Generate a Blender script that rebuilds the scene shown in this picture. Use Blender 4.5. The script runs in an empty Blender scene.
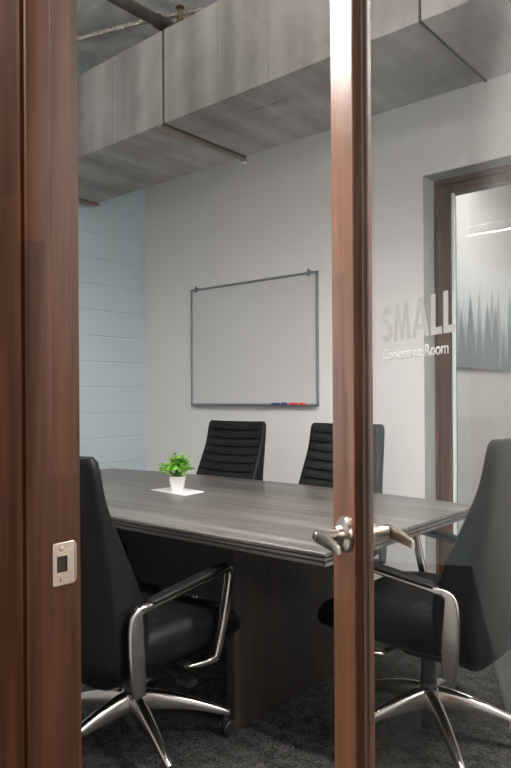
import bpy, bmesh, math, random
from mathutils import Vector, Matrix
random.seed(7)
C = bpy.context.scene.collection
PI = math.pi
D = math.radians

# ------------------------------------------------------------------ materials
def new_mat(name):
    m = bpy.data.materials.new(name); m.use_nodes = True
    nt = m.node_tree
    return m, nt, nt.nodes['Principled BSDF']

def plain(name, col, rough=.5, metal=0, coat=0, emis=None, bump=0, bscale=60, spec=.5, var=0, vscale=4):
    m, nt, b = new_mat(name)
    b.inputs['Base Color'].default_value = (*col, 1)
    b.inputs['Roughness'].default_value = rough
    b.inputs['Metallic'].default_value = metal
    b.inputs['Coat Weight'].default_value = coat
    b.inputs['Specular IOR Level'].default_value = spec
    if emis:
        b.inputs['Emission Color'].default_value = (*emis[0], 1)
        b.inputs['Emission Strength'].default_value = emis[1]
    if bump or var:
        tc = nt.nodes.new('ShaderNodeTexCoord')
    if bump:
        n = nt.nodes.new('ShaderNodeTexNoise'); n.inputs['Scale'].default_value = bscale
        n.inputs['Detail'].default_value = 4
        nt.links.new(tc.outputs['Object'], n.inputs['Vector'])
        bp = nt.nodes.new('ShaderNodeBump'); bp.inputs['Strength'].default_value = bump
        bp.inputs['Distance'].default_value = .01
        nt.links.new(n.outputs['Fac'], bp.inputs['Height'])
        nt.links.new(bp.outputs['Normal'], b.inputs['Normal'])
    if var:
        n2 = nt.nodes.new('ShaderNodeTexNoise'); n2.inputs['Scale'].default_value = vscale
        n2.inputs['Detail'].default_value = 5
        nt.links.new(tc.outputs['Object'], n2.inputs['Vector'])
        r = nt.nodes.new('ShaderNodeValToRGB')
        r.color_ramp.elements[0].position = .3; r.color_ramp.elements[1].position = .7
        r.color_ramp.elements[0].color = (*[c*(1-var) for c in col], 1)
        r.color_ramp.elements[1].color = (*[min(1, c*(1+var)) for c in col], 1)
        nt.links.new(n2.outputs['Fac'], r.inputs['Fac'])
        nt.links.new(r.outputs['Color'], b.inputs['Base Color'])
    return m

def wood(name, dark, mid, light, scale, rough=.3, coat=.3, fine=1.0, stave=None, bump=.03, cr=.2, spec=.5):
    """scale: per-axis stretch of the grain; stave: (axis index, board width) of joined boards"""
    m, nt, b = new_mat(name)
    N, L = nt.nodes.new, nt.links.new
    tc = N('ShaderNodeTexCoord')
    vec = tc.outputs['Object']
    mp = N('ShaderNodeMapping'); mp.inputs['Scale'].default_value = scale
    L(vec, mp.inputs['Vector'])
    n1 = N('ShaderNodeTexNoise'); n1.inputs['Scale'].default_value = 1; n1.inputs['Detail'].default_value = 6
    n1.inputs['Roughness'].default_value = .62; n1.inputs['Distortion'].default_value = .9
    L(mp.outputs['Vector'], n1.inputs['Vector'])
    mp2 = N('ShaderNodeMapping'); mp2.inputs['Scale'].default_value = [s*6*fine for s in scale]
    L(vec, mp2.inputs['Vector'])
    n2 = N('ShaderNodeTexNoise'); n2.inputs['Scale'].default_value = 1; n2.inputs['Detail'].default_value = 3
    L(mp2.outputs['Vector'], n2.inputs['Vector'])
    mix = N('ShaderNodeMath'); mix.operation = 'MULTIPLY_ADD'; mix.inputs[1].default_value = .25
    L(n2.outputs['Fac'], mix.inputs[0])
    m0 = N('ShaderNodeMath'); m0.operation = 'MULTIPLY'; m0.inputs[1].default_value = .75
    L(n1.outputs['Fac'], m0.inputs[0]); L(m0.outputs[0], mix.inputs[2])
    fac = mix.outputs[0]
    if stave:
        # boards of differing tone, end-joined at random heights
        sep = N('ShaderNodeSeparateXYZ'); L(vec, sep.inputs[0])
        add = N('ShaderNodeMath'); add.operation = 'ADD'
        L(sep.outputs[0], add.inputs[0]); L(sep.outputs[1], add.inputs[1])
        d = N('ShaderNodeMath'); d.operation = 'DIVIDE'; d.inputs[1].default_value = stave
        L(add.outputs[0], d.inputs[0])
        fl = N('ShaderNodeMath'); fl.operation = 'FLOOR'; L(d.outputs[0], fl.inputs[0])
        w = N('ShaderNodeTexWhiteNoise'); w.noise_dimensions = '1D'; L(fl.outputs[0], w.inputs['W'])
        zz = N('ShaderNodeMath'); zz.operation = 'MULTIPLY_ADD'; zz.inputs[1].default_value = 1.3
        L(sep.outputs[2], zz.inputs[0]); L(w.outputs['Value'], zz.inputs[2])
        fz = N('ShaderNodeMath'); fz.operation = 'FLOOR'; L(zz.outputs[0], fz.inputs[0])
        cb = N('ShaderNodeCombineXYZ'); L(fl.outputs[0], cb.inputs[0]); L(fz.outputs[0], cb.inputs[1])
        w2 = N('ShaderNodeTexWhiteNoise'); w2.noise_dimensions = '2D'; L(cb.outputs[0], w2.inputs['Vector'])
        s = N('ShaderNodeMath'); s.operation = 'MULTIPLY_ADD'; s.inputs[1].default_value = .16
        s2 = N('ShaderNodeMath'); s2.operation = 'SUBTRACT'; s2.inputs[1].default_value = .08
        L(w2.outputs['Value'], s.inputs[0]); L(fac, s.inputs[2]); L(s.outputs[0], s2.inputs[0])
        fac = s2.outputs[0]
    r = N('ShaderNodeValToRGB'); e = r.color_ramp.elements
    e[0].position = .34; e[0].color = (*dark, 1); e[1].position = .68; e[1].color = (*light, 1)
    k = e.new(.5); k.color = (*mid, 1)
    L(fac, r.inputs['Fac']); L(r.outputs['Color'], b.inputs['Base Color'])
    b.inputs['Roughness'].default_value = rough; b.inputs['Coat Weight'].default_value = coat
    b.inputs['Coat Roughness'].default_value = cr; b.inputs['Specular IOR Level'].default_value = spec
    bp = N('ShaderNodeBump'); bp.inputs['Strength'].default_value = bump; bp.inputs['Distance'].default_value = .01
    L(fac, bp.inputs['Height']); L(bp.outputs['Normal'], b.inputs['Normal'])
    return m

def glass_mat(name, tint=(.93, .96, .95), ior=1.5):
    m = bpy.data.materials.new(name); m.use_nodes = True
    nt = m.node_tree; nt.nodes.remove(nt.nodes['Principled BSDF'])
    N, L = nt.nodes.new, nt.links.new
    out = nt.nodes['Material Output']
    tr = N('ShaderNodeBsdfTransparent'); tr.inputs['Color'].default_value = (*tint, 1)
    gl = N('ShaderNodeBsdfGlossy'); gl.inputs['Roughness'].default_value = .0
    fr = N('ShaderNodeFresnel'); ge = N('ShaderNodeNewGeometry')     # thin pane: both faces reflect as air-to-glass
    mi = N('ShaderNodeMath'); mi.operation = 'MULTIPLY_ADD'; mi.inputs[1].default_value = 1/ior-ior; mi.inputs[2].default_value = ior
    L(ge.outputs['Backfacing'], mi.inputs[0]); L(mi.outputs[0], fr.inputs['IOR'])
    mx = N('ShaderNodeMixShader')
    L(fr.outputs[0], mx.inputs['Fac']); L(tr.outputs[0], mx.inputs[1]); L(gl.outputs[0], mx.inputs[2])
    L(mx.outputs[0], out.inputs['Surface'])
    return m

def carpet_mat():
    m, nt, b = new_mat('carpet')
    N, L = nt.nodes.new, nt.links.new
    tc = N('ShaderNodeTexCoord')
    n = N('ShaderNodeTexNoise'); n.inputs['Scale'].default_value = 95; n.inputs['Detail'].default_value = 3
    n3 = N('ShaderNodeTexNoise'); n3.inputs['Scale'].default_value = 22; n3.inputs['Detail'].default_value = 3
    L(tc.outputs['Object'], n.inputs['Vector']); L(tc.outputs['Object'], n3.inputs['Vector'])
    ad = N('ShaderNodeMath'); ad.operation = 'MULTIPLY_ADD'; ad.inputs[1].default_value = .6
    mu = N('ShaderNodeMath'); mu.operation = 'MULTIPLY'; mu.inputs[1].default_value = .4
    L(n3.outputs['Fac'], mu.inputs[0]); L(n.outputs['Fac'], ad.inputs[0]); L(mu.outputs[0], ad.inputs[2])
    r = N('ShaderNodeValToRGB'); e = r.color_ramp.elements
    e[0].position = .38; e[0].color = (.006, .006, .006, 1); e[1].position = .64; e[1].color = (.058, .057, .055, 1)
    L(ad.outputs[0], r.inputs['Fac']); L(r.outputs['Color'], b.inputs['Base Color'])
    b.inputs['Roughness'].default_value = 1; b.inputs['Specular IOR Level'].default_value = .1
    bp = N('ShaderNodeBump'); bp.inputs['Strength'].default_value = .7; bp.inputs['Distance'].default_value = .01
    L(ad.outputs[0], bp.inputs['Height']); L(bp.outputs['Normal'], b.inputs['Normal'])
    return m

def duct_mat():
    m, nt, b = new_mat('duct_board')
    N, L = nt.nodes.new, nt.links.new
    tc = N('ShaderNodeTexCoord')
    n = N('ShaderNodeTexNoise'); n.inputs['Scale'].default_value = 1.6; n.inputs['Detail'].default_value = 7
    n.inputs['Roughness'].default_value = .6; n.inputs['Distortion'].default_value = .6
    L(tc.outputs['Object'], n.inputs['Vector'])
    r = N('ShaderNodeValToRGB'); e = r.color_ramp.elements
    e[0].position = .38; e[0].color = (.185, .170, .160, 1); e[1].position = .62; e[1].color = (.40, .375, .358, 1)
    L(n.outputs['Fac'], r.inputs['Fac'])
    mpx = N('ShaderNodeMapping'); mpx.inputs['Scale'].default_value = (3.2, .25, .25)
    L(tc.outputs['Object'], mpx.inputs['Vector'])
    nx = N('ShaderNodeTexNoise'); nx.inputs['Scale'].default_value = 1.6; nx.inputs['Detail'].default_value = 4
    L(mpx.outputs['Vector'], nx.inputs['Vector'])
    av = N('ShaderNodeMix'); av.data_type = 'FLOAT'; av.inputs[0].default_value = .5
    L(n.outputs['Fac'], av.inputs[2]); L(nx.outputs['Fac'], av.inputs[3]); L(av.outputs[0], r.inputs['Fac'])
    # smudges
    mp = N('ShaderNodeMapping'); mp.inputs['Scale'].default_value = (3, 9, 7); mp.inputs['Rotation'].default_value = (0, .5, .3)
    L(tc.outputs['Object'], mp.inputs['Vector'])
    n2 = N('ShaderNodeTexNoise'); n2.inputs['Scale'].default_value = 1; n2.inputs['Detail'].default_value = 4
    L(mp.outputs['Vector'], n2.inputs['Vector'])
    r2 = N('ShaderNodeValToRGB'); e = r2.color_ramp.elements
    e[0].position = .66; e[0].color = (1, 1, 1, 1); e[1].position = .76; e[1].color = (.55, .53, .5, 1)
    L(n2.outputs['Fac'], r2.inputs['Fac'])
    mx = N('ShaderNodeMix'); mx.data_type = 'RGBA'; mx.blend_type = 'MULTIPLY'; mx.inputs[0].default_value = 1
    L(r.outputs['Color'], mx.inputs[6]); L(r2.outputs['Color'], mx.inputs[7])
    L(mx.outputs[2], b.inputs['Base Color'])
    b.inputs['Roughness'].default_value = .6; b.inputs['Metallic'].default_value = .15
    return m

def foil_mat():
    m, nt, b = new_mat('foil_insulation')
    N, L = nt.nodes.new, nt.links.new
    tc = N('ShaderNodeTexCoord')
    v = N('ShaderNodeTexNoise'); v.inputs['Scale'].default_value = 1.8; v.inputs['Detail'].default_value = 5; v.inputs['Distortion'].default_value = 1.3
    L(tc.outputs['Object'], v.inputs['Vector'])
    r = N('ShaderNodeValToRGB'); e = r.color_ramp.elements
    e[0].position = .35; e[0].color = (.42, .42, .41, 1); e[1].position = .65; e[1].color = (.74, .74, .72, 1)
    L(v.outputs['Fac'], r.inputs['Fac']); L(r.outputs['Color'], b.inputs['Base Color'])
    b.inputs['Roughness'].default_value = .5
    bp = N('ShaderNodeBump'); bp.inputs['Strength'].default_value = .8; bp.inputs['Distance'].default_value = .12
    L(v.outputs['Fac'], bp.inputs['Height']); L(bp.outputs['Normal'], b.inputs['Normal'])
    return m

def mural_mat():
    """misty pines: thin vertical spikes rising out of a pale mist"""
    m, nt, b = new_mat('pine_mural')
    N, L = nt.nodes.new, nt.links.new
    tc = N('ShaderNodeTexCoord'); sep = N('ShaderNodeSeparateXYZ'); L(tc.outputs['Object'], sep.inputs[0])
    def noise(sy, sz, off, det=3):
        mp = N('ShaderNodeMapping'); mp.inputs['Scale'].default_value = (0, sy, sz); mp.inputs['Location'].default_value = (off, off, 0)
        L(tc.outputs['Object'], mp.inputs['Vector'])
        n = N('ShaderNodeTexNoise'); n.inputs['Scale'].default_value = 1; n.inputs['Detail'].default_value = det
        L(mp.outputs['Vector'], n.inputs['Vector']); return n.outputs['Fac']
    def M(op, a, c=None, d=None):
        q = N('ShaderNodeMath'); q.operation = op
        for i, x in enumerate((a, c, d)):
            if x is None: continue
            if isinstance(x, (int, float)): q.inputs[i].default_value = x
            else: L(x, q.inputs[i])
        return q.outputs[0]
    h = M('DIVIDE', M('SUBTRACT', sep.outputs[2], 1.42), .9)          # 0 at the bottom of the mural, 1 on top
    col = (.50, .53, .54)
    last = None
    for k, (f_, base, amp, dens, soft) in enumerate(((9, .62, .30, (.42, .46, .48), 5), (7, .42, .42, (.24, .28, .30), 8), (5.5, .18, .50, (.13, .165, .18), 10))):
        y_ = M('ADD', M('MULTIPLY', sep.outputs[1], f_), .37*k)
        cell = M('FLOOR', y_, None); loc = M('ABSOLUTE', M('SUBTRACT', M('FRACT', y_, None), .5), None)
        wn = N('ShaderNodeTexWhiteNoise'); wn.noise_dimensions = '1D'; L(M('ADD', cell, 13.7*k), wn.inputs['W'])
        edge = M('SUBTRACT', M('ADD', M('MULTIPLY', wn.outputs['Value'], amp), base+.12), M('MULTIPLY', loc, .85))
        edge = M('MAXIMUM', edge, M('ADD', M('MULTIPLY', M('SUBTRACT', noise(5, .0, 3.1*k+1, 4), .5), .7), base))
        edge = M('ADD', edge, M('MULTIPLY', M('SUBTRACT', noise(45, 30, 5.*k), .5), .22))
        f = M('MULTIPLY', M('SUBTRACT', edge, h), soft)
        cl = N('ShaderNodeClamp'); L(f, cl.inputs[0])
        mx = N('ShaderNodeMix'); mx.data_type = 'RGBA'
        L(cl.outputs[0], mx.inputs[0])
        if last is None: mx.inputs[6].default_value = (*col, 1)
        else: L(last, mx.inputs[6])
        mx.inputs[7].default_value = (*dens, 1); last = mx.outputs[2]
    L(last, b.inputs['Base Color']); b.inputs['Roughness'].default_value = .7
    return m

def vinyl_mat(name, col):
    m, nt, b = new_mat(name)        # frosted film: part of the light behind it shines through
    b.inputs['Base Color'].default_value = (*col, 1); b.inputs['Roughness'].default_value = .6
    t = nt.nodes.new('ShaderNodeBsdfTranslucent'); t.inputs['Color'].default_value = (*col, 1)
    x = nt.nodes.new('ShaderNodeMixShader'); x.inputs[0].default_value = .6
    nt.links.new(b.outputs[0], x.inputs[1]); nt.links.new(t.outputs[0], x.inputs[2])
    nt.links.new(x.outputs[0], nt.nodes['Material Output'].inputs['Surface'])
    return m

M_ = dict(
    wall=plain('painted_drywall', (.68, .665, .65), .75, bump=.05, bscale=180),
    blue=plain('pale_blue_block_paint', (.43, .52, .555), .5, bump=.12, bscale=120, coat=.1),
    nextw=plain('next_room_paint', (.50, .495, .48), .7),
    grey=plain('shaded_drywall', (.27, .27, .265), .7, bump=.05, bscale=180),  # drywall of the window recess, with its shade put into the colour
    corr=plain('corridor_paint', (.42, .41, .39), .8),
    dark_corr=plain('corridor_ceiling', (.12, .12, .12), .9),
    carpet=carpet_mat(), duct=duct_mat(), foil=foil_mat(), mural=mural_mat(),
    seam=plain('duct_flange_steel', (.09, .085, .08), .5, .5, var=.3, vscale=12),
    seam2=plain('panel_seam_tape', (.15, .145, .14), .6),
    hanger=plain('hanger_steel', (.30, .24, .20), .4, .7),
    tag=plain('hanger_nut', (.85, .85, .83), .3, .2),
    pipe=plain('painted_steel_pipe', (.085, .07, .06), .5, .4, var=.3, vscale=15),
    brass=plain('brass', (.25, .17, .09), .35, .9),
    cable=plain('flexible_conduit', (.36, .33, .29), .45, .5),
    walnut=wood('walnut', (.034, .0125, .006), (.076, .029, .0125), (.135, .056, .024), (15, 15, 1.0), .5, 0, stave=.052, fine=.7, spec=.22),
    walnut_lit=wood('walnut_stile_lit', (.12, .036, .011), (.29, .098, .032), (.46, .18, .064), (17, 17, 1.3), .38, 1.0, stave=.2, fine=.7, cr=.34),  # same walnut, the warm light on the stile put into its colour
    laminate=wood('grey_laminate', (.020, .017, .015), (.064, .055, .050), (.165, .148, .137), (.7, 20, 20), .36, .15, fine=1.2, bump=.02),
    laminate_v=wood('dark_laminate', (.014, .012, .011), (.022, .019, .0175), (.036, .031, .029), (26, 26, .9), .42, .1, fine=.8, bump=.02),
    groove=plain('table_edge_groove', (.008, .008, .008), .6),
    panelblack=plain('black_panel', (.012, .012, .013), .5),
    leather=plain('black_leather', (.0045, .0045, .0045), .46, bump=.10, bscale=220, spec=.15),
    leather_rib=plain('black_leather_ribbed', (.0065, .0065, .0065), .44, bump=.08, bscale=220, spec=.24),
    rubber=plain('black_plastic', (.010, .010, .010), .5),
    chrome=plain('polished_aluminium', (.50, .48, .46), .2, 1.0),
    nickel=plain('satin_nickel', (.52, .47, .42), .28, 1.0),
    nickel_d=plain('strike_nickel', (.50, .42, .35), .42, .85, bump=.1, bscale=300),
    hole=plain('dark_recess', (.02, .012, .008), .8),
    board=plain('whiteboard_enamel', (.56, .55, .54), .35, coat=.2),
    alu=plain('board_aluminium', (.25, .28, .30), .4, .6),
    blueink=plain('blue_marker', (.03, .03, .28), .4),
    redink=plain('red_marker', (.75, .03, .03), .4),
    pot=plain('white_ceramic', (.56, .54, .53), .4),
    leaf=plain('leaf_green', (.15, .36, .04), .45, var=.45, vscale=60),
    stem=plain('stem_green', (.08, .18, .03), .5),
    soil=plain('moss', (.05, .08, .02), .9),
    paper=plain('printed_paper', (.62, .62, .61), .35, var=.25, vscale=45, coat=.3),
    glass=glass_mat('door_glass', (.985, .985, .98), 1.5),
    glass2=glass_mat('window_glass', (.98, .985, .98), 1.5),
    glassedge=plain('glass_edge', (.62, .74, .76), .3),
    gasket=plain('grey_gasket', (.06, .05, .045), .7),
    vinyl=vinyl_mat('grey_vinyl', (.52, .51, .50)),
    vinylw=vinyl_mat('white_vinyl', (.70, .69, .68)),
    lamp=plain('lamp_diffuser', (.9, .9, .9), .5, emis=((1, .96, .925), 72)),
    lamp2=plain('fill_panel_diffuser', (.9, .9, .9), .5, emis=((1, .93, .86), 33)),
    lamp3=plain('lamp_diffuser_low', (.9, .9, .9), .5, emis=((1, .965, .935), 195)),
    lampup=plain('lamp_added_uplight', (.9, .9, .9), .5, emis=((1, .97, .94), 26)),
    housing=plain('lamp_housing', (.6, .6, .6), .4, .3),
)

# ------------------------------------------------------------------ mesh helpers
def obj(name, bm, mat, parent=None, smooth=False, bevel=0, seg=2, angle=40):
    bmesh.ops.recalc_face_normals(bm, faces=bm.faces)
    me = bpy.data.meshes.new(name); bm.to_mesh(me); bm.free()
    mats = mat if isinstance(mat, (list, tuple)) else [mat]
    for q in mats: me.materials.append(M_[q])
    if smooth:
        for p in me.polygons: p.use_smooth = True
        me.set_sharp_from_angle(angle=D(angle))
    o = bpy.data.objects.new(name, me); C.objects.link(o)
    if parent: o.parent = parent
    if bevel:
        b = o.modifiers.new('bevel', 'BEVEL'); b.width = bevel; b.segments = seg; b.limit_method = 'ANGLE'; b.angle_limit = D(35)
    return o

def empty(name, loc=(0, 0, 0), rz=0):
    o = bpy.data.objects.new(name, None); C.objects.link(o); o.location = loc; o.rotation_euler = (0, 0, rz)
    o.empty_display_size = .05
    return o

def thing(o, label, cat, group=None):
    o['label'] = label; o['category'] = cat
    if group: o['group'] = group
    return o

def structure(o, label=None, cat=None):
    o['kind'] = 'structure'
    if label: o['label'] = label
    if cat: o['category'] = cat
    return o

def box(bm, x0, x1, y0, y1, z0, z1, mi=0, mat=None):
    vs = [bm.verts.new((x, y, z)) for x in (x0, x1) for y in (y0, y1) for z in (z0, z1)]
    if mat is not None:
        for v in vs: v.co = mat @ v.co
    for f in ((0, 1, 3, 2), (4, 6, 7, 5), (0, 4, 5, 1), (2, 3, 7, 6), (0, 2, 6, 4), (1, 5, 7, 3)):
        fc = bm.faces.new([vs[i] for i in f]); fc.material_index = mi
    return vs

def Box(name, dims, mat, parent=None, bevel=0):
    bm = bmesh.new(); box(bm, *dims); return obj(name, bm, mat, parent, bevel=bevel)

def loft(bm, rings, close=True, caps=True, mi=0):
    R = [[bm.verts.new(p) for p in r] for r in rings]
    n = len(R[0])
    for a, b in zip(R, R[1:]):
        for i in range(n if close else n-1):
            f = bm.faces.new((a[i], a[(i+1) % n], b[(i+1) % n], b[i])); f.material_index = mi
    if caps:
        for r in (R[0], R[-1]):
            f = bm.faces.new(r); f.material_index = mi
    return R

def tube(bm, pts, rad, n=12, caps=True):
    pts = [Vector(p) for p in pts]
    rads = rad if isinstance(rad, (list, tuple)) else [rad]*len(pts)
    rings = []; up = None
    for i, p in enumerate(pts):
        t = (pts[min(i+1, len(pts)-1)]-pts[max(i-1, 0)]).normalized()
        if up is None:
            up = Vector((0, 0, 1)) if abs(t.z) < .9 else Vector((1, 0, 0))
        a = t.cross(up).normalized(); bb = a.cross(t).normalized(); up = bb
        rings.append([p+(a*math.cos(2*PI*k/n)+bb*math.sin(2*PI*k/n))*rads[i] for k in range(n)])
    loft(bm, rings, caps=caps)

def lathe(bm, prof, n=32, mat=None, mi=0):
    rings = []
    for r, z in prof:
        ring = [Vector((r*math.cos(2*PI*k/n), r*math.sin(2*PI*k/n), z)) for k in range(n)]
        if mat is not None: ring = [mat @ v for v in ring]
        rings.append(ring)
    loft(bm, rings, mi=mi)

def rrect(hw, hh, r, seg=4):
    """rounded rectangle outline in 2-D, centred"""
    r = min(r, hw*.999, hh*.999); out = []
    for cx, cy, a0 in ((hw-r, hh-r, 0), (-hw+r, hh-r, 90), (-hw+r, -hh+r, 180), (hw-r, -hh+r, 270)):
        for k in range(seg+1):
            a = D(a0+90*k/seg); out.append((cx+r*math.cos(a), cy+r*math.sin(a)))
    return out

def spline(ctrl, sub=6):
    """Catmull-Rom through rows of numbers"""
    out = []; P = [ctrl[0]]+list(ctrl)+[ctrl[-1]]
    for i in range(1, len(P)-2):
        for k in range(sub):
            t = k/sub
            out.append([.5*((2*b)+(c-a)*t+(2*a-5*b+4*c-d)*t*t+(-a+3*b-3*c+d)*t**3) for a, b, c, d in zip(P[i-1], P[i], P[i+1], P[i+2])])
    out.append(list(ctrl[-1])); return out

# ------------------------------------------------------------------ room shell
LX, RX, FY, BY, CZ = -4.42, 1.70, .585, 3.745, 3.78
# floor under the room, the corridor and the next room
structure(Box('floor', (-4.7, 3.2, -3.0, 8.2, -.06, 0), 'carpet'), 'dark grey flecked loop carpet across the whole floor', 'floor')
structure(Box('ceiling', (-4.7, 3.2, .45, 8.2, CZ, CZ+.08), 'foil'), 'exposed ceiling lined with wrinkled grey foil insulation', 'ceiling')

# back wall with a full-height glazed opening
OX0, OX1, OZ = -1.863, -.25, 2.526
bm = bmesh.new()
box(bm, LX, OX0, BY, BY+.27, 0, CZ)
box(bm, OX1, RX+.12, BY, BY+.27, 0, CZ)
box(bm, OX0, OX1, BY, BY+.27, OZ, CZ)
structure(obj('wall_back', bm, 'wall'), 'pale grey painted back wall behind the whiteboard', 'wall')

# left wall: painted block courses with recessed joints
bm = bmesh.new()
ch = .2032; z0 = 1.080-ch*6+.0
row = 0; z = z0
box(bm, LX-.20, LX-.004, .3, 8.0, 0, CZ)
while z < CZ:
    a, b = max(z+.003, 0), min(z+ch-.003, CZ)
    y0, y1 = .3, BY+.2
    vs = [bm.verts.new(p) for p in ((LX-.006, y0, a), (LX-.006, y1, a), (LX-.006, y1, b), (LX-.006, y0, b),
                                    (LX, y0, a+.004), (LX, y1, a+.004), (LX, y1, b-.004), (LX, y0, b-.004))]
    for f in ((4, 5, 6, 7), (0, 1, 5, 4), (1, 2, 6, 5), (2, 3, 7, 6), (3, 0, 4, 7)): bm.faces.new([vs[i] for i in f])
    z += ch; row += 1
structure(obj('wall_left', bm, 'blue'), 'pale blue painted concrete block wall', 'wall')
bm = bmesh.new()      # unseen right wall with a window added to bring in fill light
WY0, WY1, WZ0, WZ1 = 1.4, 3.6, 1.3, 2.6
box(bm, RX, RX+.12, .45, WY0, 0, CZ); box(bm, RX, RX+.12, WY1, BY, 0, CZ); box(bm, RX, RX+.12, WY0, WY1, 0, WZ0); box(bm, RX, RX+.12, WY0, WY1, WZ1, CZ)
structure(obj('wall_right', bm, 'wall'))
w2 = structure(empty('fill_window', (RX+.06, 2.5, WZ0)), 'window added in the unseen right wall for fill light', 'window')
bm = bmesh.new()
for q in ((-1.10, -1.05, 0, 1.3), (1.05, 1.10, 0, 1.3), (-.025, .025, 0, 1.3), (-1.10, 1.10, 0, .05), (-1.10, 1.10, 1.25, 1.3)): box(bm, -.03, .03, *q)
obj('window_frame', bm, 'alu', w2)
bm = bmesh.new(); box(bm, -.004, .004, -1.05, 1.05, .05, 1.25); obj('glass_pane', bm, 'glass2', w2)

# front wall around the door frame
bm = bmesh.new()
box(bm, LX, -.985, .49, FY, 0, CZ); box(bm, .26, RX, .49, FY, 0, CZ); box(bm, -.985, .26, .49, FY, 2.26, CZ)
structure(obj('wall_front', bm, 'wall'))

# corridor behind the camera
structure(Box('wall_corridor_back', (-4.7, 3.2, -3.1, -3.0, 0, 2.8), 'corr'))
structure(Box('wall_corridor_left', (-4.7, -4.6, -3.0, .3, 0, 2.8), 'corr'))
structure(Box('wall_corridor_right', (3.1, 3.2, -3.0, .49, 0, 2.8), 'corr'))
structure(Box('ceiling_corridor', (-4.7, 3.2, -3.1, .488, 2.8, 2.86), 'dark_corr'))
structure(Box('wall_corridor_end', (RX+.0, 3.2, .49, .585, 0, 2.8), 'corr'))

# next room behind the glazing
structure(Box('wall_next_room_left', (-2.42, -2.30, BY+.27, 8.0, 0, CZ), 'nextw'))
structure(Box('wall_next_room_far', (-2.3, 3.1, 7.6, 7.7, 0, CZ), 'wall'))
structure(Box('wall_next_room_right', (2.6, 2.7, BY+.27, 7.6, 0, CZ), 'wall'))

# window_1 : glazed opening in the back wall
W = structure(empty('window_1', (-1.0, BY+.15, 0)), 'full-height interior window with a brown wood frame in a recess coloured grey for its shade', 'window')
def wbox(name, dims, mat, bevel=0):
    x0, x1, y0, y1, z0, z1 = dims
    ox, oy = -1.0, BY+.15
    return Box(name, (x0-ox, x1-ox, y0-oy, y1-oy, z0, z1), mat, W, bevel)
bm = bmesh.new()
ox, oy = -1.0, BY+.15
def wb(x0, x1, y0, y1, z0, z1): box(bm, x0-ox, x1-ox, y0-oy, y1-oy, z0, z1)
wb(OX0-.02, OX0-.0, BY+.001, 3.90, 0, OZ)          # reveal skins, their shade put into a grey colour
wb(OX0-.001, OX0+.003, BY+.004, 3.885, 0, OZ-.003)
wb(OX0+.003, OX1, BY+.004, 3.885, OZ-.003, OZ-.0005)
obj('reveal', bm, 'grey', W)
bm = bmesh.new()
wb(OX0-.02, -1.845, 3.885, 4.0, 0, OZ+.01); wb(-1.845, OX1+.02, 3.885, 4.0, OZ-.035, OZ+.01)
wb(-1.845, -1.766, 3.905, 4.0, 0, OZ-.035); wb(-1.766, OX1+.02, 3.905, 4.0, OZ-.085, OZ-.035)
wb(OX1-.09, OX1+.02, 3.905, 4.0, 0, OZ-.085)
wb(-1.766, OX1-.09, 3.92, 3.99, 0, .06)
obj('window_frame', bm, 'walnut', W, bevel=.002)
wbox('glass_edge', (-1.764, -1.750, 3.925, 3.95, .06, OZ-.085), 'glassedge')
wbox('glass_pane', (-1.750, OX1-.09, 3.932, 3.942, .06, OZ-.085), 'glass2')

# ------------------------------------------------------------------ forest mural in the next room
thing(Box('forest_mural', (-2.2995, -2.27, 4.25, 6.9, 1.43, 2.33), 'mural'), 'large mural of misty grey pine trees seen through the window', 'mural')

# ------------------------------------------------------------------ door frame (jamb, stop, face board)
T = structure(empty('trim_1', (-.831, .53, 0)), 'dark walnut door frame on the left with a strike plate', 'door frame')
def fb(pts, z0, z1, name, mat, smooth=True):
    bm = bmesh.new(); loft(bm, [[(x+.831, y-.53, z) for x, y in pts] for z in (z0, z1)])
    return obj(name, bm, mat, T, smooth=smooth, angle=30)
# jamb profile seen from above, with a rounded stop corner
fb([(-.985, .488), (-.833, .488), (-.833, .494), (-.829, .4935), (-.8255, .4895), (-.822, .488), (-.819, .489), (-.8175, .492), (-.8175, .524), (-.8195, .526), (-.831, .526),
    (-.831, .566), (-.8335, .568), (-.8335, .5805), (-.985, .5805)], 0, 2.2, 'jamb', 'walnut')
fb([(.12, .488), (.26, .488), (.26, .5805), (.113, .5805), (.113, .533), (.10, .533), (.10, .488)], 0, 2.2, 'hinge_jamb', 'walnut')
bm = bmesh.new(); box(bm, -.985+.831, .26+.831, .488-.53, .5805-.53, 2.2, 2.262)
box(bm, -.8175+.831, .10+.831, .488-.53, .533-.53, 2.15, 2.2)
obj('head_jamb', bm, 'walnut', T)
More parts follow.
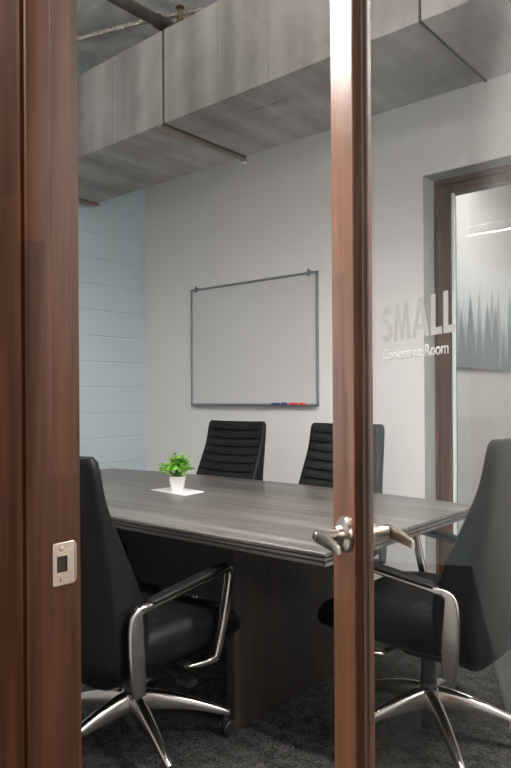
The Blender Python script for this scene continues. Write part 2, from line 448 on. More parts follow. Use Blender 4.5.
# strike plate, with its hole and screws
bm = bmesh.new()
out = rrect(.0195, .0305, .005, 5); hole_ = []
nO = len(out)
for (y, z) in out:      # radial matching ring for the hole
    a = math.atan2(z, y); q = max(abs(math.cos(a))/.0085, abs(math.sin(a))/.0115)
    hole_.append((math.cos(a)/q-.0035, math.sin(a)/q))
cy, cz = .5505-.53, .965
def ring(pts, x): return [(x, cy+p[0], cz+p[1]) for p in pts]
loft(bm, [ring(hole_, -.0005), ring(hole_, .0022), ring([(a*.96, b*.97) for a, b in out], .0022), ring(out, .0012), ring(out, -.0005)], caps=False)
strike = obj('strike_plate', bm, 'nickel_d', T, smooth=True, angle=20); strike['label'] = 'satin nickel strike plate on the jamb'
bm = bmesh.new(); box(bm, -.0012, .0006, cy-.0035-.0088, cy-.0035+.0088, cz-.0118, cz+.0118)
obj('latch_hole', bm, 'hole', strike)
for dz in (-.0215, .0215):
    bm = bmesh.new(); lathe(bm, [(.0001, .0036), (.0032, .0032), (.0040, .0020)], 16, Matrix.Translation((0, cy-.004, cz+dz)) @ Matrix.Rotation(PI/2, 4, 'Y'))
    obj('screw', bm, 'nickel', strike, smooth=True)
# rolled lip of the strike
bm = bmesh.new(); tube(bm, [(.0012, cy+.0185, cz-.025), (.0012, cy+.0185, cz+.025)], .0022, 10); obj('strike_lip', bm, 'nickel_d', strike, smooth=True)

# ------------------------------------------------------------------ the glass door, standing open by 32 degrees
TH = D(32)
P1 = Vector((-.629, .973, 0))
dv = Vector((math.cos(TH), -math.sin(TH), 0)); nv = Vector((-math.sin(TH), -math.cos(TH), 0))
DL = .855
hinge = P1+dv*(DL+.055-.055)
DM = Matrix(((dv.x, -nv.x, 0, P1.x), (dv.y, -nv.y, 0, P1.y), (0, 0, 1, 0), (0, 0, 0, 1)))   # local x: to the hinge, local y: into the door
door = structure(empty('door_1'), 'open walnut and glass door with lever handles', 'door')
door.matrix_world = DM
TKD = .034
def rail(name, prof, a0, a1, horizontal=False, flip=1, mat='walnut_lit'):
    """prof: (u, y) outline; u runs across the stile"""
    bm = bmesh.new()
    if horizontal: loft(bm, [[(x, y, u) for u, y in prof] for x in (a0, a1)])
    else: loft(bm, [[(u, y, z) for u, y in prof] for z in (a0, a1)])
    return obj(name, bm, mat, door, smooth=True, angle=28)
def bead_prof(u1, s=1):
    f = [(u1-s*.004, .006), (u1, .0012), (u1+s*.0012, .0014), (u1+s*.0026, .0006), (u1+s*.0040, .0008), (u1+s*.0052, .0024), (u1+s*.0058, .0044), (u1+s*.0070, .0048), (u1+s*.0080, .0070), (u1+s*.0092, .0085), (u1+s*.0098, .0105), (u1+s*.0100, .0130)]
    return f+[(u, TKD-y) for u, y in reversed(f)]
def stile_prof(u0, u1, s=1):
    # u0 outer edge, u1 where the flat face ends; then an ogee bead down to the glass
    e = s
    front = [(u0, .001), (u0+e*.001, 0), (u1-e*.0012, 0), (u1-e*.0002, .0012)]
    back = [(u, TKD-y) for u, y in reversed(front)]
    return front+back
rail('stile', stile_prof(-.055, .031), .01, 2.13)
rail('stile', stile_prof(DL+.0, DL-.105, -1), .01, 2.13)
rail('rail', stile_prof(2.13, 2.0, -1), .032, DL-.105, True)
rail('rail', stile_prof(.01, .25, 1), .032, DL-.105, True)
rail('glazing_bead', bead_prof(.031), .25, 2.0, mat='walnut')
rail('glazing_bead', bead_prof(DL-.105, -1), .25, 2.0, mat='walnut')
rail('glazing_bead', bead_prof(2.0, -1), .031, DL-.105, True, mat='walnut')
rail('glazing_bead', bead_prof(.25, 1), .031, DL-.105, True, mat='walnut')
g = Box('glass_pane', (.038, DL-.112, .014, .020, .257, 1.993), 'glass', door)
g['label'] = 'clear glass pane reflecting the room'
bm = bmesh.new()
for y0, y1 in ((.0115, .0139), (.0201, .0225)):
    box(bm, .0405, .0425, y0, y1, .262, 1.99); box(bm, DL-.118, DL-.1155, y0, y1, .262, 1.99)
obj('gasket', bm, 'gasket', door)

# lever handles
def lever(side):
    y0 = 0 if side > 0 else TKD           # outer face y=0, inner face y=TKD
    sg = -1 if side > 0 else 1             # outward direction in local y
    h = empty('lever_handle'); h.parent = door; h.location = (0, y0, .965)
    h['label'] = 'satin nickel lever with key cylinder' if side > 0 else 'satin nickel lever seen through the glass'
    RM = Matrix.Rotation(PI/2 if sg < 0 else -PI/2, 4, 'X')    # z -> outward
    bm = bmesh.new()
    lathe(bm, [(.030, .0), (.031, .003), (.029, .0075), (.024, .0105), (.017, .012), (.0145, .020), (.0135, .0215)], 40, RM)
    obj('rose', bm, 'nickel', h, smooth=True, angle=35)
    bm = bmesh.new()
    tube(bm, [(0, sg*.020, 0), (0, sg*.044, 0)], [.0095, .0095], 24)
    obj('spindle', bm, 'nickel', h, smooth=True)
    # head and blade: swept rounded rectangle from the head toward the hinge
    bm = bmesh.new()
    o2, o3 = (.0505, .058) if side > 0 else (.050, .038)
    rows = [(-.0125, .050, .0042, .0085, .0), (-.0110, .050, .0046, .0103, .0), (-.004, .050, .0046, .0120, 0), (.012, .0505, .0046, .0120, 0), (.020, .050+(o3-.050)*.12, .0044, .0114, 0),
            (.045, .050+(o3-.050)*.42, .0040, .0098, -.001), (.070, .050+(o3-.050)*.72, .0036, .0082, -.002), (.0935, o3, .0033, .0068, -.003), (.0965, o3, .0026, .0058, -.003)]
    rings = []
    for x, y, hy, hz, dz in rows:
        rings.append([(x, sg*(y+p[0]), dz+p[1]) for p in rrect(hy, hz, .0012, 2)])
    loft(bm, rings); obj('lever', bm, 'nickel', h, smooth=True, angle=28)
    # cap joining the stem to the head
    if side > 0:
        bm = bmesh.new(); lathe(bm, [(.0001, .0597), (.0072, .0594), (.0078, .056)], 24, RM)
        cyl = obj('key_cylinder', bm, 'chrome', h, smooth=True, angle=35)
        bm = bmesh.new(); box(bm, -.0008, .0008, sg*.0590, sg*.0603, -.004, .004); obj('keyhole', bm, 'hole', cyl)
lever(1); lever(-1)
# latch faceplate on the hidden edge
Box('latch_plate', (-.0565, -.0545, .010, .034, .937, .993), 'nickel', door)
# hinges
for z in (.3, 1.1, 1.9):
    bm = bmesh.new(); tube(bm, [(DL+.006, TKD+.003, z-.05), (DL+.006, TKD+.003, z+.05)], .006, 12); obj('hinge', bm, 'nickel', door, smooth=True)

# lettering on the glass
def lettering(text, size, x_right, z, mat, width, off, label, xs=1.0):
    cu = bpy.data.curves.new('t', 'FONT'); cu.body = text; cu.size = 1; cu.offset = off; cu.extrude = .0
    cu.space_character = .96
    o = bpy.data.objects.new('t', cu); C.objects.link(o)
    bpy.context.view_layer.update()
    dg = bpy.context.evaluated_depsgraph_get()
    me = bpy.data.meshes.new_from_object(o.evaluated_get(dg)); bpy.data.objects.remove(o)
    bm = bmesh.new(); bm.from_mesh(me)
    xs_ = [v.co.x for v in bm.verts]; ys_ = [v.co.y for v in bm.verts]
    w = max(xs_)-min(xs_); k = width/w
    cap = size
    base = 0.0; top = max(v.co.y for v in bm.verts)
    for v in bm.verts:
        x = (v.co.x-min(xs_))*k; y = v.co.y/top*cap
        v.co = Vector((x_right-width+x, .0136, z+y))
    r = bmesh.ops.extrude_face_region(bm, geom=bm.faces[:])
    for v in [q for q in r['geom'] if isinstance(q, bmesh.types.BMVert)]: v.co.y += .0003
    o = obj('lettering', bm, mat, door); o['label'] = label
    return o
# SMALL in heavy geometric capitals, drawn stroke by stroke
bm = bmesh.new()
def slab(poly):
    a = [bm.verts.new((x, .0139, z)) for x, z in poly]; b_ = [bm.verts.new((x, .0136, z)) for x, z in poly]
    bm.faces.new(a); bm.faces.new(b_[::-1])
    for i in range(len(a)): bm.faces.new((a[i], a[(i+1) % len(a)], b_[(i+1) % len(a)], b_[i]))
def stroke(pts, w):
    for i in range(len(pts)-1):
        pa, pb = Vector(pts[i]), Vector(pts[i+1]); d_ = (pb-pa).normalized(); nn = Vector((-d_.y, d_.x))*w/2
        if i == 0: na = nn
        nb = nn
        if i+2 < len(pts):
            d2 = (Vector(pts[i+2])-pb).normalized(); q = (Vector((-d_.y, d_.x))+Vector((-d2.y, d2.x))).normalized(); nb = q*w/2
        slab([tuple(pa+na), tuple(pb+nb), tuple(pb-nb), tuple(pa-na)]); na = nb
X0, Z0_, HH, SW = .1065, 1.2825, .0555, .0105
sp = []
r_ = (HH+SW*.0)/4-SW*.12
for k in range(0, 13):      # upper bowl, then lower bowl of the S
    a = D(20+250*k/12); sp.append((X0+.0150+.0112*math.cos(a), Z0_+HH*.735+(HH*.265-SW*.5)*math.sin(a)))
for k in range(1, 13):
    a = D(90-250*k/12); sp.append((X0+.0150+.0122*math.cos(a), Z0_+HH*.265+(HH*.265-SW*.5)*math.sin(a)))
stroke(sp, SW)
x = X0+.0350
slab([(x, Z0_), (x+.0085, Z0_+HH), (x+.0160, Z0_+HH), (x+.0250, Z0_+HH*.36), (x+.0250, Z0_), (x+.0215, Z0_), (x+.0145, Z0_+HH*.62), (x+.0100, Z0_)])
slab([(x+.0250, Z0_), (x+.0250, Z0_+HH*.36), (x+.0340, Z0_+HH), (x+.0415, Z0_+HH), (x+.0500, Z0_), (x+.0400, Z0_), (x+.0355, Z0_+HH*.62), (x+.0285, Z0_)])
x += .0535
slab([(x, Z0_), (x+.0175, Z0_+HH), (x+.0225, Z0_+HH), (x+.0225, Z0_+HH*.74), (x+.0110, Z0_)])
slab([(x+.0450, Z0_), (x+.0340, Z0_), (x+.0225, Z0_+HH*.74), (x+.0225, Z0_+HH), (x+.0275, Z0_+HH)])
slab([(x+.0140, Z0_+HH*.18), (x+.0165, Z0_+HH*.34), (x+.0285, Z0_+HH*.34), (x+.0310, Z0_+HH*.18)])
for x in (x+.0490, x+.0790):
    slab([(x, Z0_), (x, Z0_+HH), (x+.0110, Z0_+HH), (x+.0110, Z0_+.0100), (x+.0265, Z0_+.0100), (x+.0265, Z0_)])
o = obj('lettering', bm, 'vinyl', door); o['label'] = 'large grey letters reading SMALL'
lettering('Conference Room', .0165, .2855, 1.2555, 'vinylw', .178, .014, 'small white letters reading Conference Room')

# ------------------------------------------------------------------ conference table
TX0, TX1, TY0, TY1 = -3.50, -1.105, 1.598, 2.69
tb = thing(empty('conference_table', (-2.3, 2.17, 0)), 'long boat-shaped conference table with grey woodgrain top and dark panel base', 'table')
def T_(x, y, z): return (x+2.3, y-2.17, z)
def outline(inset=0):
    pts = []; n = 24; cx = (TX0+TX1)/2; hl = (TX1-TX0)/2
    for i in range(n+1):
        u = -1+2*i/n; pts.append((cx+u*(hl-inset), TY0-.012*(1-u*u)+inset))
    for i in range(n+1):
        u = 1-2*i/n; pts.append((cx+u*(hl-inset), TY1+.095*(1-u*u)-inset))
    return pts
bm = bmesh.new()
zs = []
levels = [(.750, .0025, 0), (.7475, 0, 0), (.7395, 0, 0), (.7390, .006, 1), (.7355, .006, 1), (.7350, 0, 0), (.7265, 0, 0), (.7260, .006, 1), (.7225, .006, 1), (.7220, 0, 0), (.7120, 0, 0), (.7100, .002, 0)]
rings = [[bm.verts.new(T_(x, y, z)) for x, y in outline(ins)] for z, ins, _ in levels]
for j in range(len(rings)-1):
    a, b = rings[j], rings[j+1]; dark = levels[j][1] == .006 or levels[j+1][1] == .006
    for i in range(len(a)):
        f = bm.faces.new((a[i], a[(i+1) % len(a)], b[(i+1) % len(a)], b[i])); f.material_index = 1 if dark else 0
bm.faces.new(rings[0]); bm.faces.new(rings[-1])
obj('tabletop', bm, ['laminate', 'groove'], tb)
def tbox(name, x0, x1, y0, y1, z0, z1, mat, bevel=.001):
    bm = bmesh.new(); box(bm, x0+2.3, x1+2.3, y0-2.17, y1-2.17, z0, z1); return obj(name, bm, mat, tb, bevel=bevel)
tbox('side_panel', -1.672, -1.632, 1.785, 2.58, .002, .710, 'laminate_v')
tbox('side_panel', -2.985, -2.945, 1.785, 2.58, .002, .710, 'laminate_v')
tbox('modesty_panel', -2.945, -1.672, 2.17, 2.19, .29, .710, 'panelblack')

# ------------------------------------------------------------------ office chair
def make_chair():
    r = empty('office_chair')
    # --- seat
    bm = bmesh.new(); rings = []
    ctrl = [(-.235, .425, .012, .205), (-.225, .43, .042, .228), (-.18, .435, .062, .243), (-.05, .437, .070, .254), (.10, .442, .068, .258), (.20, .440, .060, .256), (.265, .430, .050, .248), (.305, .416, .034, .230), (.318, .406, .012, .205)]
    for y, zc, hh, hw in spline(ctrl, 4):
        rings.append([(p[0], y, zc+p[1]+.010*(p[0]/.25)**2) for p in rrect(hw, hh, max(.004, min(.05, hh*.9)), 5)])
    loft(bm, rings); obj('seat', bm, 'leather', r, smooth=True, angle=60)
    # seat ribs on top
    bm = bmesh.new()
    for k in range(6):
        y0 = -.14+k*.062
        prof = [(y0+.002, .0), (y0+.006, .009), (y0+.030, .012), (y0+.055, .009), (y0+.060, 0)]
        rg = []
        for x in [(-.20+.4*i/12) for i in range(13)]:
            zt = .500+.010*(x/.25)**2 - (0.004 if k > 4 else 0)
            rg.append([(x, y, zt+z-.004*(abs(x) > .199)) for y, z in prof])
        loft(bm, rg)
    obj('seat_ribs', bm, 'leather_rib', r, smooth=True, angle=50)
    # --- back shell : path in y-z from the bottom up
    path = spline([(-.200, .357, .045), (-.208, .43, .064), (-.205, .54, .074), (-.228, .65, .061), (-.261, .77, .044), (-.302, .91, .027), (-.330, 1.06, .021)], 6)
    def frame(i):
        a = path[max(i-1, 0)]; b = path[min(i+1, len(path)-1)]
        t = Vector((b[0]-a[0], b[1]-a[1])).normalized()
        return Vector((t.y, -t.x))            # points forward (+y)
    bm = bmesh.new(); rings = []; n = len(path)
    for i, (y, z, hh) in enumerate(path):
        u = (z-.335)/.725
        hw = .264-.029*u
        dz = z-.357
        if dz < .10: hw -= .10*(1-math.sqrt(max(0, 1-(1-dz/.10)**2)))
        if u > .965: hw -= .012*((u-.965)/.035)**2; hh -= .007*((u-.965)/.035)**2
        nn = frame(i); rg = []
        full = rrect(hw, hh, min(hh*.85, .022), 4); pts_ = []
        for q in range(len(full)):
            a_, b_ = full[q], full[(q+1) % len(full)]; pts_.append(a_)
            if q in (4, 14):                      # the long front and rear runs
                pts_ += [(a_[0]+(b_[0]-a_[0])*k/16, a_[1]+(b_[1]-a_[1])*k/16) for k in range(1, 16)]
        for px, py in pts_:
            cv = .022*(px/.25)**2*(.4+.6*u)
            off = py+cv-.012
            rg.append((px, y+nn.x*off, z+nn.y*off))
        rings.append(rg)
    loft(bm, rings); back = obj('backrest', bm, 'leather', r, smooth=True, angle=50)
    # ribbed front cushion of the back
    bm = bmesh.new(); L = [0]
    for a, b in zip(path, path[1:]): L.append(L[-1]+math.hypot(b[0]-a[0], b[1]-a[1]))
    def at(s):
        for i in range(len(L)-1):
            if L[i+1] >= s: break
        k = (s-L[i])/(L[i+1]-L[i]); return [path[i][q]*(1-k)+path[i+1][q]*k for q in range(3)]+[frame(i)]
    rib = .0535; s = L[-1]-.006-rib*11
    while s+rib < L[-1]:
        rg = []
        prof = [(.0020, -.010), (.0026, .008), (.0075, .0115), (rib*.5, .0135), (rib-.0075, .0115), (rib-.0026, .008), (rib-.002, -.010)]
        for j in range(17):
            x = -1+2*j/16; row = []
            for ds, off in prof:
                y, z, hh, nn = at(s+ds); u = (z-.335)/.725
                hw = (.264-.029*u)-.024
                cv = .022*(x*hw/.25)**2*(.4+.6*u)
                sag = -.008*(1-x*x)
                o_ = off+hh+cv-.012-.013*(max(0, abs(x)-.8)/.2)**2
                row.append((x*hw, y+nn.x*o_, z+nn.y*o_+sag+.004))
            rg.append(row)
        loft(bm, rg); s += rib
    obj('back_ribs', bm, 'leather_rib', back, smooth=True, angle=28)
    # --- arms
    for sx in (-1, 1):
        ctrl = [(-.206, .352, .020), (-.210, .40, .025), (-.214, .47, .027), (-.217, .55, .024), (-.213, .590, .019), (-.192, .605, .013), (-.15, .611, .010), (0, .632, .009), (.13, .650, .009), (.172, .654, .0105), (.188, .646, .012), (.186, .615, .0125), (.168, .53, .0135), (.142, .44, .013), (.122, .385, .012), (.104, .366, .010), (.06, .360, .008), (.03, .358, .006)]
        rows = spline(ctrl, 5); bm = bmesh.new(); rings = []
        for i, (y, z, w) in enumerate(rows):
            a = rows[max(i-1, 0)]; b = rows[min(i+1, len(rows)-1)]
            t = Vector((b[0]-a[0], b[1]-a[1])).normalized(); nn = Vector((t.y, -t.x))
            f = i/(len(rows)-1); inx = 0
            if f > .86: inx = (f-.86)/.14*.045
            hx = .011 if f < .3 else .013
            rings.append([(sx*(.285-inx)+p[0], y+nn.x*p[1], z+nn.y*p[1]) for p in rrect(hx, w, .005, 3)])
        loft(bm, rings); arm = obj('arm', bm, 'chrome', r, smooth=True, angle=50)
        bm = bmesh.new(); rings = []
        for y, z, hw, hh in spline([(-.165, .618, .008, .003), (-.155, .621, .018, .007), (-.10, .629, .022, .008), (.03, .6475, .023, .009), (.13, .661, .022, .009), (.172, .666, .016, .007), (.180, .666, .006, .003)], 4):
            rings.append([(sx*.285+p[0], y, z+p[1]) for p in rrect(hw, hh, hh*.9, 3)])
        loft(bm, rings); obj('arm_pad', bm, 'leather', arm, smooth=True, angle=60)
        # bracket under the seat
        bm = bmesh.new(); tube(bm, [(sx*.285, -.205, .365), (sx*.25, -.19, .36), (sx*.10, -.10, .355)], [.013, .012, .010], 10)
        obj('arm_bracket', bm, 'rubber', arm, smooth=True)
        bm = bmesh.new(); tube(bm, [(sx*.245, .04, .362), (sx*.10, .03, .362)], [.010, .010], 10)
        obj('arm_bracket', bm, 'rubber', arm, smooth=True)
    # --- tilt mechanism
    bm = bmesh.new()
    rings = [[(p[0], y, z+p[1]) for p in rrect(hw, hh, .012, 3)] for y, z, hw, hh in ((-.15, .345, .05, .018), (-.08, .335, .07, .034), (.05, .335, .07, .036), (.13, .35, .055, .022))]
    loft(bm, rings); mech = obj('tilt_mechanism', bm, 'rubber', r, smooth=True, angle=40)
    bm = bmesh.new(); tube(bm, [(.06, .05, .330), (.15, .06, .300), (.19, .062, .292)], .006, 8)
    loft(bm, [[(x, .062+p[0], .290+p[1]) for p in rrect(.020, .011, .006, 3)] for x in (.175, .235)])
    obj('tilt_lever', bm, 'rubber', mech, smooth=True, angle=40)
    # --- column
    bm = bmesh.new(); lathe(bm, [(.024, .30), (.026, .215), (.030, .212), (.030, .190)], 24); lathe(bm, [(.014, .33), (.014, .25)], 16)
    obj('gas_lift', bm, 'rubber', r, smooth=True, angle=35)
    # --- star base
    bm = bmesh.new(); lathe(bm, [(.030, .195), (.036, .190), (.036, .150), (.030, .120), (.026, .075)], 28)
    hub = obj('base_hub', bm, 'chrome', r, smooth=True, angle=35)
    bm = bmesh.new(); lathe(bm, [(.026, .075), (.026, .052), (.020, .050)], 24); obj('hub_cap', bm, 'rubber', hub, smooth=True, angle=35)
    for k in range(5):
        a = D(72*k); R = Matrix.Rotation(a, 4, 'Z')
        rows = spline([(.020, .180, .022, .034), (.08, .172, .021, .030), (.15, .156, .019, .024), (.22, .134, .016, .018), (.28, .112, .0135, .014), (.325, .094, .011, .012), (.340, .086, .007, .009)], 5)
        bm = bmesh.new(); rings = []
        for x, z, hw, hh in rows:
            # ridge-topped section
            sec = [(hw, -hh*1.0), (hw, hh*.35), (hw*.75, hh*.75), (hw*.25, hh), (-hw*.25, hh), (-hw*.75, hh*.75), (-hw, hh*.35), (-hw, -hh*1.0), (-hw*.6, -hh*.8), (hw*.6, -hh*.8)]
            rings.append([R @ Vector((x, p[0], z-hh*.5+p[1])) for p in sec])
        loft(bm, rings); leg = obj('base_leg', bm, 'chrome', r, smooth=True, angle=38)
        ca = a+D(35+47*k)
        CR = Matrix.Translation(R @ Vector((.322, 0, 0))) @ Matrix.Rotation(ca, 4, 'Z')
        bm = bmesh.new()
        for sx in (-1, 1):
            lathe(bm, [(.006, sx*.006), (.026, sx*.006), (.028, sx*.010), (.028, sx*.019), (.024, sx*.023), (.006, sx*.024)], 24, CR @ Matrix.Translation((.010, 0, .028)) @ Matrix.Rotation(PI/2, 4, 'X'))
        lathe(bm, [(.007, .088), (.007, .040)], 12, CR)
        rings = [[CR @ Vector((.010+p[0], p[1], z)) for p in rrect(.020, .006, .005, 3)] for z in (.030, .052)]
        loft(bm, rings)
        obj('caster', bm, 'rubber', leg, smooth=True, angle=40)
    return r

def copy_tree(o, parent=None):
    c = o.copy(); C.objects.link(c)
    if parent: c.parent = parent
    for ch_ in [q for q in o.children]: copy_tree(ch_, c)
    return c

proto = make_chair()
def base_turn(root, deg):
    """swivel of the star base relative to the seat"""
    for ch_ in root.children:
        if ch_.name.startswith(('base_leg', 'base_hub')): ch_.rotation_euler = (0, 0, D(deg))
G = 'black ribbed office chairs around the table'
spots = [
    ((-1.84, 1.49, 0), 0, 52, -.033, 'black leather office chair in the left foreground, back towards us, behind the door frame'),
    ((-1.07, 2.17, 0), 90, 25-90, .008, 'black leather office chair at the right end of the table, seen through the door glass'),
    ((-2.865, 2.85, 0), 180, 20-180, -.012, 'black ribbed office chair behind the table, standing below the whiteboard'),
    ((-2.045, 2.85, 0), 180, 45-180, -.012, 'black ribbed office chair behind the table, partly hidden by the door stile'),
]
chairs = [proto]+[copy_tree(proto) for _ in spots[1:]]
for c_, (loc, rz, bt, dz, lab) in zip(chairs, spots):
    c_.location = loc; c_.rotation_euler = (0, 0, D(rz)); base_turn(c_, bt); thing(c_, lab, 'chair', G)
    for ch_ in c_.children:          # seat height set by the gas lift
        if not ch_.name.startswith(('base_leg', 'base_hub', 'gas_lift')): ch_.location.z = dz

# ------------------------------------------------------------------ plant on its paper
pz = .7502
pp = bmesh.new()
quad = [(-2.526, 2.162), (-2.503, 2.318), (-2.269, 2.275), (-2.245, 2.129)]
loft(pp, [[(x, y, z) for x, y in quad] for z in (pz, pz+.0022)])
thing(obj('paper_sheet', pp, 'paper'), 'flat glossy printed sheet of paper under the potted plant', 'paper')
pc = (-2.395, 2.222)
pl = thing(empty('potted_plant', (pc[0], pc[1], pz+.0024)), 'small leafy green plant in a square white pot on the table', 'plant')
bm = bmesh.new()
def sq(h, r_, z): return [(p[0], p[1], z) for p in rrect(h, h, r_, 3)]
loft(bm, [sq(.025, .004, 0), sq(.0265, .004, .004), sq(.0365, .005, .066), sq(.0365, .005, .069), sq(.0335, .004, .069), sq(.032, .004, .058)])
pot = obj('pot', bm, 'pot', pl, smooth=True, angle=35); pot.rotation_euler = (0, 0, D(38))
bm = bmesh.new(); loft(bm, [sq(.031, .004, .050), sq(.033, .004, .062)]); soil = obj('soil', bm, 'soil', pl); soil.rotation_euler = (0, 0, D(38))
fol = bmesh.new(); st = bmesh.new(); rnd = random.Random(5)
for k in range(62):
    a = rnd.uniform(0, 2*PI); sp = math.sqrt(rnd.random())
    tip = Vector((math.cos(a)*sp*.094, math.sin(a)*sp*.094, .092+.090*(1-sp**1.8)*rnd.uniform(.55, 1)+rnd.uniform(-.012, .012)))
    root = Vector((math.cos(a)*.014*sp, math.sin(a)*.014*sp, .06))
    mid = (tip+root)/2+Vector((0, 0, .018))
    tube(st, [root, mid, tip], [.0013, .0011, .0007], 5)
    for j in range(6):
        f = rnd.uniform(.45, 1.05); base = root.lerp(mid, min(1, f*2)) if f < .5 else mid.lerp(tip, (f-.5)*2)
        b_ = rnd.uniform(0, 2*PI); el = rnd.uniform(-.1, .9)
        d_ = Vector((math.cos(b_)*math.cos(el), math.sin(b_)*math.cos(el), math.sin(el)))
        sd = d_.cross(Vector((0, 0, 1))).normalized(); up = sd.cross(d_).normalized()
        ln = rnd.uniform(.016, .028); w = ln*.36
        P = [base, base+d_*ln*.35+sd*w+up*.001, base+d_*ln*.72+sd*w*.8, base+d_*ln-up*.003, base+d_*ln*.72-sd*w*.8, base+d_*ln*.35-sd*w+up*.001]
        c1, c2 = base+d_*ln*.35-up*.0022, base+d_*ln*.72-up*.0018
        V = [fol.verts.new(p) for p in P]; m1, m2 = fol.verts.new(c1), fol.verts.new(c2)
        for q in ((V[0], V[1], m1), (V[1], V[2], m2, m1), (V[2], V[3], m2), (V[3], V[4], m2), (V[4], V[5], m1, m2), (V[5], V[0], m1)): fol.faces.new(q)
obj('stems', st, 'stem', pl, smooth=True); obj('foliage', fol, 'leaf', pl, smooth=True, angle=80)

# ------------------------------------------------------------------ whiteboard
wx0, wx1, wz0, wz1, wy = -3.853, -2.630, 1.137, 2.051, BY
wb_ = thing(empty('whiteboard', (-3.24, wy, 1.137)), 'wall-mounted whiteboard with a thin grey aluminium frame', 'whiteboard')
def bb(name, x0, x1, y0, y1, z0, z1, mat, bevel=0, parent=wb_):
    bm = bmesh.new(); box(bm, x0+3.24, x1+3.24, y0-wy, y1-wy, z0-1.137, z1-1.137); return obj(name, bm, mat, parent, bevel=bevel)
bb('writing_surface', wx0+.008, wx1-.008, wy-.012, wy-.001, wz0+.008, wz1-.008, 'board')
bm = bmesh.new()
for q in ((wx0, wx0+.016, wz0, wz1), (wx1-.016, wx1, wz0, wz1), (wx0, wx1, wz0, wz0+.016), (wx0, wx1, wz1-.016, wz1)):
    box(bm, q[0]+3.24, q[1]+3.24, -.020, -.001, q[2]-1.137, q[3]-1.137)
obj('frame', bm, 'alu', wb_, bevel=.002)
bm = bmesh.new(); loft(bm, [[(x+3.24, y, z) for y, z in ((-.016, -.002), (-.046, -.002), (-.050, .006), (-.046, .008), (-.042, .004), (-.016, .004))] for x in (wx0+.03, wx1-.004)])
obj('marker_tray', bm, 'alu', wb_)
for cx in (-3.79, -2.70):
    bm = bmesh.new(); box(bm, cx+3.24-.006, cx+3.24+.006, -.026, -.018, wz1-1.137-.03, wz1-1.137+.02); box(bm, cx+3.24-.014, cx+3.24+.014, -.026, -.001, wz1-1.137+.0, wz1-1.137+.006)
    obj('mounting_clip', bm, 'alu', wb_)
def marker(x, mat, lab, flip):
    m = thing(empty('dry_erase_marker', (x, wy-.030, wz0+.0135)), lab, 'marker', 'markers on the whiteboard tray')
    RY = Matrix.Rotation(PI/2, 4, 'Y')
    bm = bmesh.new(); lathe(bm, [(.006, -.066), (.0088, -.064), (.0088, .010), (.0085, .012)], 16, RY); obj('barrel', bm, mat, m, smooth=True, angle=40)
    bm = bmesh.new(); lathe(bm, [(.0080, .012), (.0080, .020)], 16, RY); obj('collar', bm, 'pot', m, smooth=True, angle=40)
    bm = bmesh.new(); lathe(bm, [(.0092, .020), (.0092, .058), (.006, .066)], 16, RY); obj('cap', bm, mat, m, smooth=True, angle=40)
marker(-2.955, 'blueink', 'blue dry-erase marker lying on the whiteboard tray', 0)
marker(-2.795, 'redink', 'red dry-erase marker lying on the whiteboard tray', 0)

# ------------------------------------------------------------------ duct
dY0, dY1, dZ0, dZ1 = 2.485, 3.16, 2.70, 3.212
du = thing(empty('air_duct', (-1.5, 2.82, dZ0)), 'big grey rectangular air duct running across the room under the ceiling', 'air duct')
joints = [-4.285, -2.77, -1.245, .28]
edges_ = [LX-.0]+joints+[RX+.0]
for a, b in zip(edges_, edges_[1:]):
    bm = bmesh.new(); box(bm, a+1.5+.004, b+1.5-.004, dY0-2.82, dY1-2.82, 0, dZ1-dZ0)
    # shallow cross-break creases every 40 cm
    o = obj('duct_section', bm, 'duct', du, bevel=.004)
for j in joints:
    bm = bmesh.new()
    x = j+1.5; e = .005; y0, y1, z0_, z1_ = dY0-2.82, dY1-2.82, 0, dZ1-dZ0
    for q in ((y0-e, y1+e, z0_-e, z0_), (y0-e, y1+e, z1_, z1_+e), (y0-e, y0, z0_-e, z1_+e), (y1, y1+e, z0_-e, z1_+e)):
        box(bm, x-.004, x+.004, *q)
    box(bm, x-.004, x+.004, y0+.01, y1-.01, z0_+.01, z1_-.01)
    fl_ = obj('duct_flange', bm, 'seam', du)
    if j > -2: continue
    # trapeze hanger: channel under the duct with rods and nuts
    bm = bmesh.new(); box(bm, x-.034, x-.012, y0-.012, y1+.03, -.022, -.001)
    hg = obj('hanger_channel', bm, 'hanger', du, bevel=.002)
    for y in (y1+.018,):
        bm = bmesh.new(); tube(bm, [(x-.023, y, -.034), (x-.023, y, CZ-dZ0)], .0045, 8); obj('hanger_rod', bm, 'seam', hg, smooth=True)
        bm = bmesh.new(); lathe(bm, [(.009, -.034), (.009, -.023)], 6, Matrix.Translation((x-.023, y, 0))); obj('nut', bm, 'tag', hg)
# vertical drive-cleat seams on the front face of the duct
for x, mt in ((-3.22, 1), (-2.36, 1), (-2.03, 1), (-1.62, 0), (-3.75, 1), (-.85, 1)):
    bm = bmesh.new(); box(bm, x+1.5-.001, x+1.5+.001, dY0-2.82-.0008, dY0-2.82+.001, .002, dZ1-dZ0-.002); obj('panel_seam', bm, 'seam2', du)

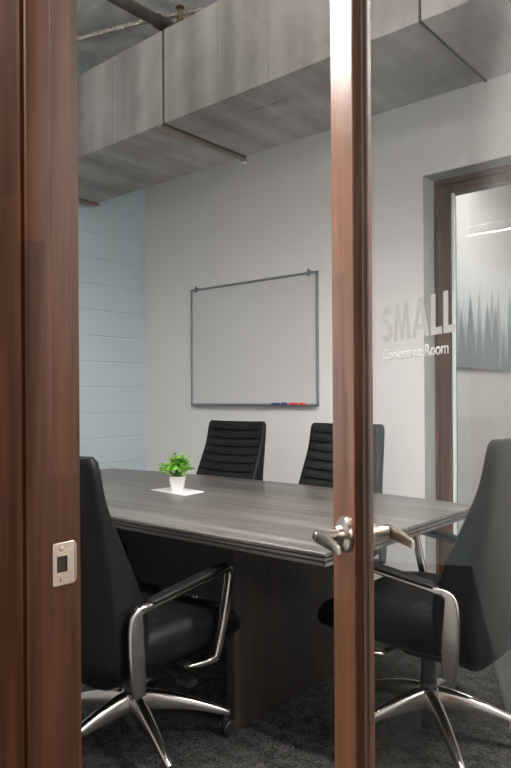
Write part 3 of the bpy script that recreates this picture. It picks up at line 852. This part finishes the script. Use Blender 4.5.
# pipe, sprinkler, conduit under the ceiling
pp_ = thing(empty('ceiling_pipe', (-3.0, 2.6, 3.42)), 'dark steel sprinkler pipe running under the ceiling above the duct', 'pipe')
bm = bmesh.new(); tube(bm, [(-.01, -2.0, 0), (-.01, 1.1, 0)], .034, 20); obj('main_pipe', bm, 'pipe', pp_, smooth=True)
bm = bmesh.new(); tube(bm, [(-.01, .10, -.045), (.16, .10, -.045)], .016, 14); tube(bm, [(-.01, .05, 0), (-.01, .15, 0)], .041, 20)
obj('branch_pipe', bm, 'pipe', pp_, smooth=True, angle=50)
sx_, sy_, sz_ = -2.865, 2.70, 3.385
sp_ = thing(empty('fire_sprinkler', (sx_, sy_, sz_)), 'small upright brass fire sprinkler beside the dark pipe', 'sprinkler')
bm = bmesh.new(); lathe(bm, [(.020, 0), (.020, .022), (.015, .026), (.015, .034)], 6); obj('fitting', bm, 'brass', sp_)
bm = bmesh.new()
for s in (-1, 1): tube(bm, [(s*.011, 0, .03), (s*.017, 0, .052), (s*.004, 0, .078)], .0035, 8)
tube(bm, [(0, 0, .03), (0, 0, .07)], .004, 8); obj('frame_arms', bm, 'brass', sp_, smooth=True)
bm = bmesh.new(); lathe(bm, [(.006, .074), (.026, .078), (.024, .082), (.005, .084)], 20); obj('deflector', bm, 'brass', sp_, smooth=True, angle=30)

bm = bmesh.new(); P = []; rr = []
A, B = Vector((-4.42, 2.272, 3.5)), Vector((-1.4, 3.342, 3.5))
Lc = (B-A).length; n = int(Lc/.009)
for i in range(n+1):
    t = i/n; p = A.lerp(B, t); p.z += .006*math.sin(t*19); P.append(p); rr.append(.017 if i % 2 else .0135)
tube(bm, P, rr, 10)
thing(obj('flexible_conduit', bm, 'cable', smooth=True), 'ribbed beige flexible conduit slung under the ceiling insulation', 'conduit')

# ------------------------------------------------------------------ lamps
def pendant(x0, x1, y, z, lab, mat='lamp'):
    t = thing(empty('pendant_lamp', ((x0+x1)/2, y, z)), lab, 'lamp'); h = (x1-x0)/2
    bm = bmesh.new(); box(bm, -h, h, -.045, .045, .012, .07)
    for y in (-.045, .035): box(bm, -h, h, y, y+.01, -.012, .012)
    obj('housing', bm, 'housing', t)
    bm = bmesh.new(); box(bm, -h+.005, h-.005, -.03, .03, 0, .0119); obj('diffuser', bm, mat, t)
    bm = bmesh.new(); box(bm, -h+.005, h-.005, -.035, .035, .0701, .074); obj('added_uplight', bm, 'lampup', t)  # upward glow added to fill the ceiling and the duct
    bm = bmesh.new()
    bm.free()
    for x in (-h+.2, h-.2):
        bm = bmesh.new(); tube(bm, [(x, 0, .07), (x, 0, CZ-z)], .002, 6); obj('suspension_cable', bm, 'housing', t)
    return t
pendant(-.75, 1.05, 1.95, 2.45, 'shorter linear pendant lamp hanging lower in the right part of the room', 'lamp3')
pendant(-2.80, -.30, 1.27, 2.83, 'linear pendant lamp hanging above the near side of the conference table')
pendant(-1.9, 1.6, 5.2, 3.3, 'linear pendant lamp added out of view to light the next room', 'lamp')  # unseen lamp, added to brighten the room behind the glazing

def area(name, loc, rot, sx, sy, power, col=(1, 1, 1)):
    l = bpy.data.lights.new(name, 'AREA'); l.shape = 'RECTANGLE'; l.size = sx; l.size_y = sy; l.energy = power; l.color = col
    o = bpy.data.objects.new(name, l); C.objects.link(o); o.location = loc; o.rotation_euler = rot
    return o
# panels added in the unseen corridor to light the door wood
for cx, cy in ((-1.5, -1.0), (1.6, -1.6)):
    t = thing(empty('fill_panel', (cx, cy, 2.79)), 'square light panel added in the unseen corridor, %s' % ('over the left part' if cx < 0 else 'over the right part'), 'lamp')
    bm = bmesh.new(); box(bm, -.3, .3, -.3, .3, -.012, 0); obj('diffuser', bm, 'lamp2', t)
area('fill_light', (RX+.25, 2.5, 1.95), (0, PI/2, 0), 1.3, 2.3, 30, (1, .98, .955))  # area lamp added outside the made-up window, fills from the right


# ------------------------------------------------------------------ world, camera, view
w = bpy.data.worlds.new('World'); bpy.context.scene.world = w; w.use_nodes = True
w.node_tree.nodes['Background'].inputs[0].default_value = (.5, .52, .55, 1)
w.node_tree.nodes['Background'].inputs[1].default_value = .3

cam = bpy.data.cameras.new('camera'); co = bpy.data.objects.new('camera', cam); C.objects.link(co)
cam.sensor_fit = 'AUTO'; cam.sensor_width = 36; cam.lens = 36*674/768; cam.shift_y = 13/768; cam.clip_start = .02
co.matrix_world = Matrix.Translation((0, 0, 1.2)) @ Matrix.Rotation(D(40.5), 4, 'Z') @ Matrix.Rotation(PI/2, 4, 'X') @ Matrix.Rotation(-.0062, 4, 'Z')
S = bpy.context.scene; S.camera = co
S.view_settings.view_transform = 'Standard'; S.view_settings.look = 'None'; S.view_settings.gamma = 1
S.view_settings.use_curve_mapping = False
S.view_settings.exposure = 1.12
